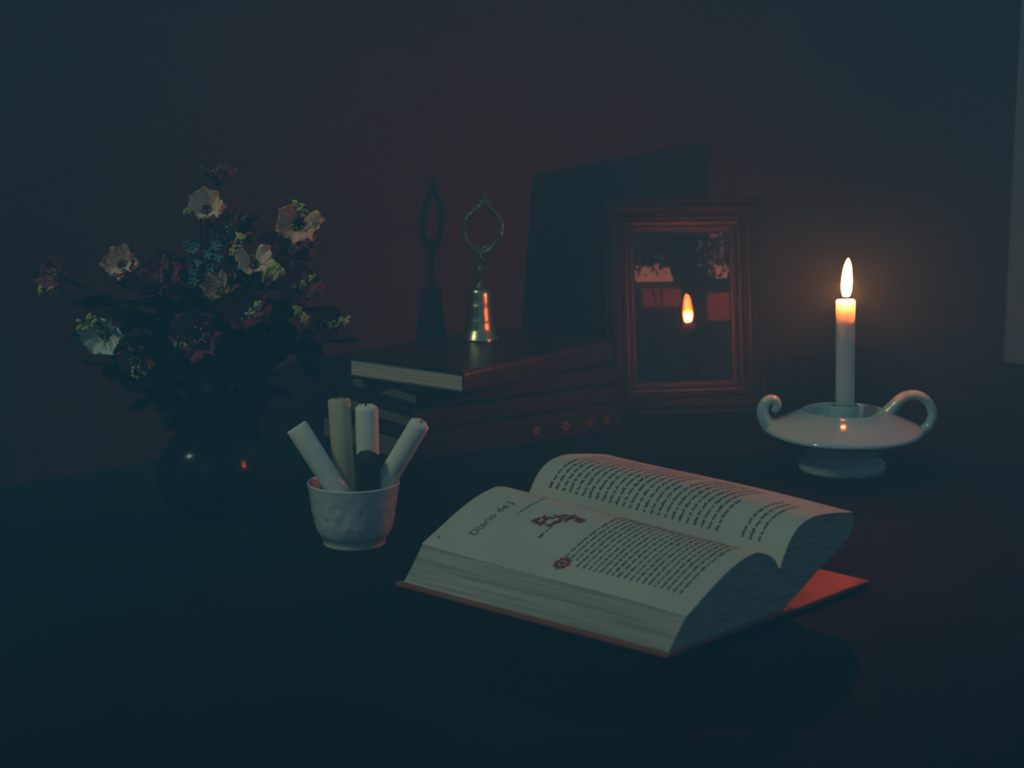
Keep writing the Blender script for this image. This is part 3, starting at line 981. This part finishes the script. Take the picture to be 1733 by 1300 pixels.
ico = None
def bud_mesh(name, material, k):
    bm = bmesh.new()
    bmesh.ops.create_icosphere(bm, subdivisions=2, radius=1)
    for v in bm.verts:
        v.co.z *= 1.5 - .15 * v.co.z
        v.co *= 1 + .18 * noise.noise(v.co * 1.7 + Vector((k, 0, 0)))
    me = bpy.data.meshes.new(name); bm.to_mesh(me); bm.free()
    for p in me.polygons: p.use_smooth = True
    me.materials.append(material)
    return me
BUDS = [bud_mesh('bud', M_YELLOW, k) for k in range(3)]
STARP = petal_mesh('floret_petal', 1.0, .5, .15, .4, 33, M_BLUE)

def sprig(label, pts, dy, seed, size=.0036):
    """pts: photo positions of the buds along the sprig, tip last"""
    P = [place_point(u, v, VY + dy) for u, v in pts]
    t = thing('filler_sprig', label, 'sprig', (VX, VY, .012), 0, 'yellow-green sprigs among the flowers')
    o = Vector((VX, VY, .012))
    rn = random.Random(seed)
    base = Vector((VX + rn.uniform(-.012, .012), VY + rn.uniform(-.012, .012), .030))
    mouth = MOUTH + Vector((rn.uniform(-.012, .012), rn.uniform(-.012, .012), 0))
    V, F = tube([p - o for p in spline([base, mouth, mouth.lerp(P[0], .6) + Vector((0, .012, .010))] + P, 6)], [.0012, .0010, .0008, .0007, .0006], 6)
    mesh_obj('stem', V, F, M_STEM, t, True)
    for k, p in enumerate(P):
        for m in range(4):
            off = Vector((rn.uniform(-1, 1), rn.uniform(-1, .2), rn.uniform(-1, 1))) * size * .9
            ob = bpy.data.objects.new('bud', BUDS[(k + m) % 3])
            link(ob, t)
            ob.matrix_local = Matrix.Translation(p - o + off) @ Matrix.Rotation(rn.uniform(0, 3), 4, Vector((rn.random(), rn.random(), .3))) @ Matrix.Diagonal((size * rn.uniform(.35, .6), size * rn.uniform(.35, .6), size * rn.uniform(.5, .95), 1))
    return t
sprig('yellow sprig standing up beside the dark mauve flower near the bouquet top', [(396, 428), (402, 420), (406, 408), (408, 400)], -.03, 41, .0030)
sprig('bright yellow bud cluster beside the cream flower right of centre', [(455, 468), (466, 460), (470, 456)], -.055, 42, .0044)
sprig('pale slanting sprig at the right of the bouquet under the rust and mauve flower', [(500, 520), (506, 528), (512, 536), (517, 542)], -.045, 43, .0026)
sprig('yellow-tipped sprig reaching furthest right', [(562, 545), (575, 545), (586, 543)], -.02, 44, .0028)
sprig('yellow-green sprig at the far left end of the bouquet', [(92, 492), (82, 490), (66, 490)], -.01, 45, .0028)
sprig('knobbly yellow sprig beside the greenish white flower', [(162, 546), (157, 538), (146, 550), (134, 549)], -.035, 46, .0032)
sprig('yellow drooping tip below the lowest rust flower', [(234, 620), (232, 628), (231, 636)], -.035, 47, .0030)
sprig('green sprig below the low mauve flower', [(302, 584), (318, 586), (322, 600)], -.045, 48, .0028)
sprig('thin pale sprig left of the highest cream flower', [(340, 352), (330, 345), (322, 356), (312, 358)], -.02, 49, .0026)
sprig('green bud on a thin stalk at the right, above the slanting sprig', [(500, 492), (514, 484), (527, 468)], -.015, 50, .0028)
sprig('small green buds crowning the lone peach flower', [(516, 362), (508, 352), (502, 343)], -.035, 51, .0026)
sprig('pale buds between the middle flowers and the large mauve flower', [(430, 520), (424, 532), (438, 518)], -.065, 52, .0030)

def blue_spike(label, pts, dy, seed):
    P = [place_point(u, v, VY + dy) for u, v in pts]
    t = thing('blue_flower_spike', label, 'flower', (VX, VY, .012), 0, 'pale blue flower spikes')
    o = Vector((VX, VY, .012))
    rn = random.Random(seed)
    V, F = tube([p - o for p in spline([Vector((VX + rn.uniform(-.01, .01), VY, .030)), MOUTH + Vector((rn.uniform(-.01, .01), 0, 0))] + P, 6)], [.0012, .0009, .0006], 6)
    mesh_obj('stem', V, F, M_STEM, t, True)
    for k, p in enumerate(P):
        for m in range(2):
            fc = Vector((rn.uniform(-.6, .6), -1, rn.uniform(-.2, .6))).to_track_quat('Z', 'Y').to_matrix().to_4x4()
            c = p - o + Vector((rn.uniform(-.004, .004), -.002, rn.uniform(-.005, .005)))
            for a in range(5):
                ob = bpy.data.objects.new('floret_petal', STARP)
                link(ob, t)
                ob.matrix_local = Matrix.Translation(c) @ fc @ Matrix.Rotation(a * 1.2566, 4, 'Z') @ Matrix.Scale(.0048, 4)
blue_spike('pale blue flower spike, left of the two under the highest cream flower', [(330, 470), (328, 448), (326, 428), (326, 408)], -.03, 61)
blue_spike('pale blue flower spike, right of the two under the highest cream flower', [(362, 478), (361, 455), (361, 430), (361, 410)], -.03, 62)

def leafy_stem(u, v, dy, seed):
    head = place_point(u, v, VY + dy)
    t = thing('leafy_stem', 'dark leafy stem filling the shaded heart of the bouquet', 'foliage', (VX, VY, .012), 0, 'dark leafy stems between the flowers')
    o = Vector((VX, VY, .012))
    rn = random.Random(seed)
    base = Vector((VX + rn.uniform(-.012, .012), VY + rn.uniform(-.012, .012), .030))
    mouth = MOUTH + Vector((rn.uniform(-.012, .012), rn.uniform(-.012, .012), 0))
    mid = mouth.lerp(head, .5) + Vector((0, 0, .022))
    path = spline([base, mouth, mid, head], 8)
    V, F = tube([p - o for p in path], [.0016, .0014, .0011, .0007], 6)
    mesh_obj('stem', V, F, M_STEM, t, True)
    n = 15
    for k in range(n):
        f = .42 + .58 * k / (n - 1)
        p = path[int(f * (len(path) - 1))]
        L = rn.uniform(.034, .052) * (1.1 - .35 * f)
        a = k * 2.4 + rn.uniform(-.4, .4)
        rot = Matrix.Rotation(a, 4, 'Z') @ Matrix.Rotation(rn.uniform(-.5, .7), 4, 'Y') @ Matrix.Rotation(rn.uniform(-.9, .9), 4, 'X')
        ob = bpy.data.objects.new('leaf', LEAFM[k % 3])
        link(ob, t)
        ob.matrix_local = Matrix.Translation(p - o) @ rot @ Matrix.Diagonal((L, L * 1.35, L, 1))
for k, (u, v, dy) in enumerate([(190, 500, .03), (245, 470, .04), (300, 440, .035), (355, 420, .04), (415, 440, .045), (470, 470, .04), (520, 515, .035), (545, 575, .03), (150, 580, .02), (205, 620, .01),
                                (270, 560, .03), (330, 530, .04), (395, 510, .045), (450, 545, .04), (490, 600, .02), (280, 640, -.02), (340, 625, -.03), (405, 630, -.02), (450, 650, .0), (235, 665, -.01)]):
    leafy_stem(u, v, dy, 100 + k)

# ================================================================== pale upright panel at the right edge
p0 = Vector((.599, 2.134, 0))
panel = thing('upright_panel', 'pale grey upright panel cut off by the right edge of the photo', 'panel', (p0.x, p0.y, 0), WY - R(90))
bm_obj('board', box_bm(0, .34, 0, .018, 0, .52, .0015), M_PANEL, panel)
bm_obj('foot', box_bm(.03, .31, -.0, .09, 0, .012, .001), M_PANEL, panel)

# ================================================================== haze volume added to lift the blacks and halo the flame
hz = box_bm(-2.9, 2.9, -2.6, .11, -TZ - .05, 1.75)
me = bpy.data.materials.new('black_lift')
me.use_nodes = True
nt = me.node_tree; nt.nodes.clear()
out = nt.nodes.new('ShaderNodeOutputMaterial')
vs = nt.nodes.new('ShaderNodeVolumeScatter')
vs.inputs['Color'].default_value = (.19, .68, 1, 1)
vs.inputs['Density'].default_value = HAZE
vs.inputs['Anisotropy'].default_value = 0.0
nt.links.new(vs.outputs[0], out.inputs['Volume'])
ho = bm_obj('black_lift_haze', hz, me)
ho.location = (W0.x, W0.y, TZ); ho.rotation_euler = (0, 0, WY)
ho.display_type = 'WIRE'
tag(ho, 'thin bluish haze volume added across the room to lift the blacks', 'haze', kind='stuff')
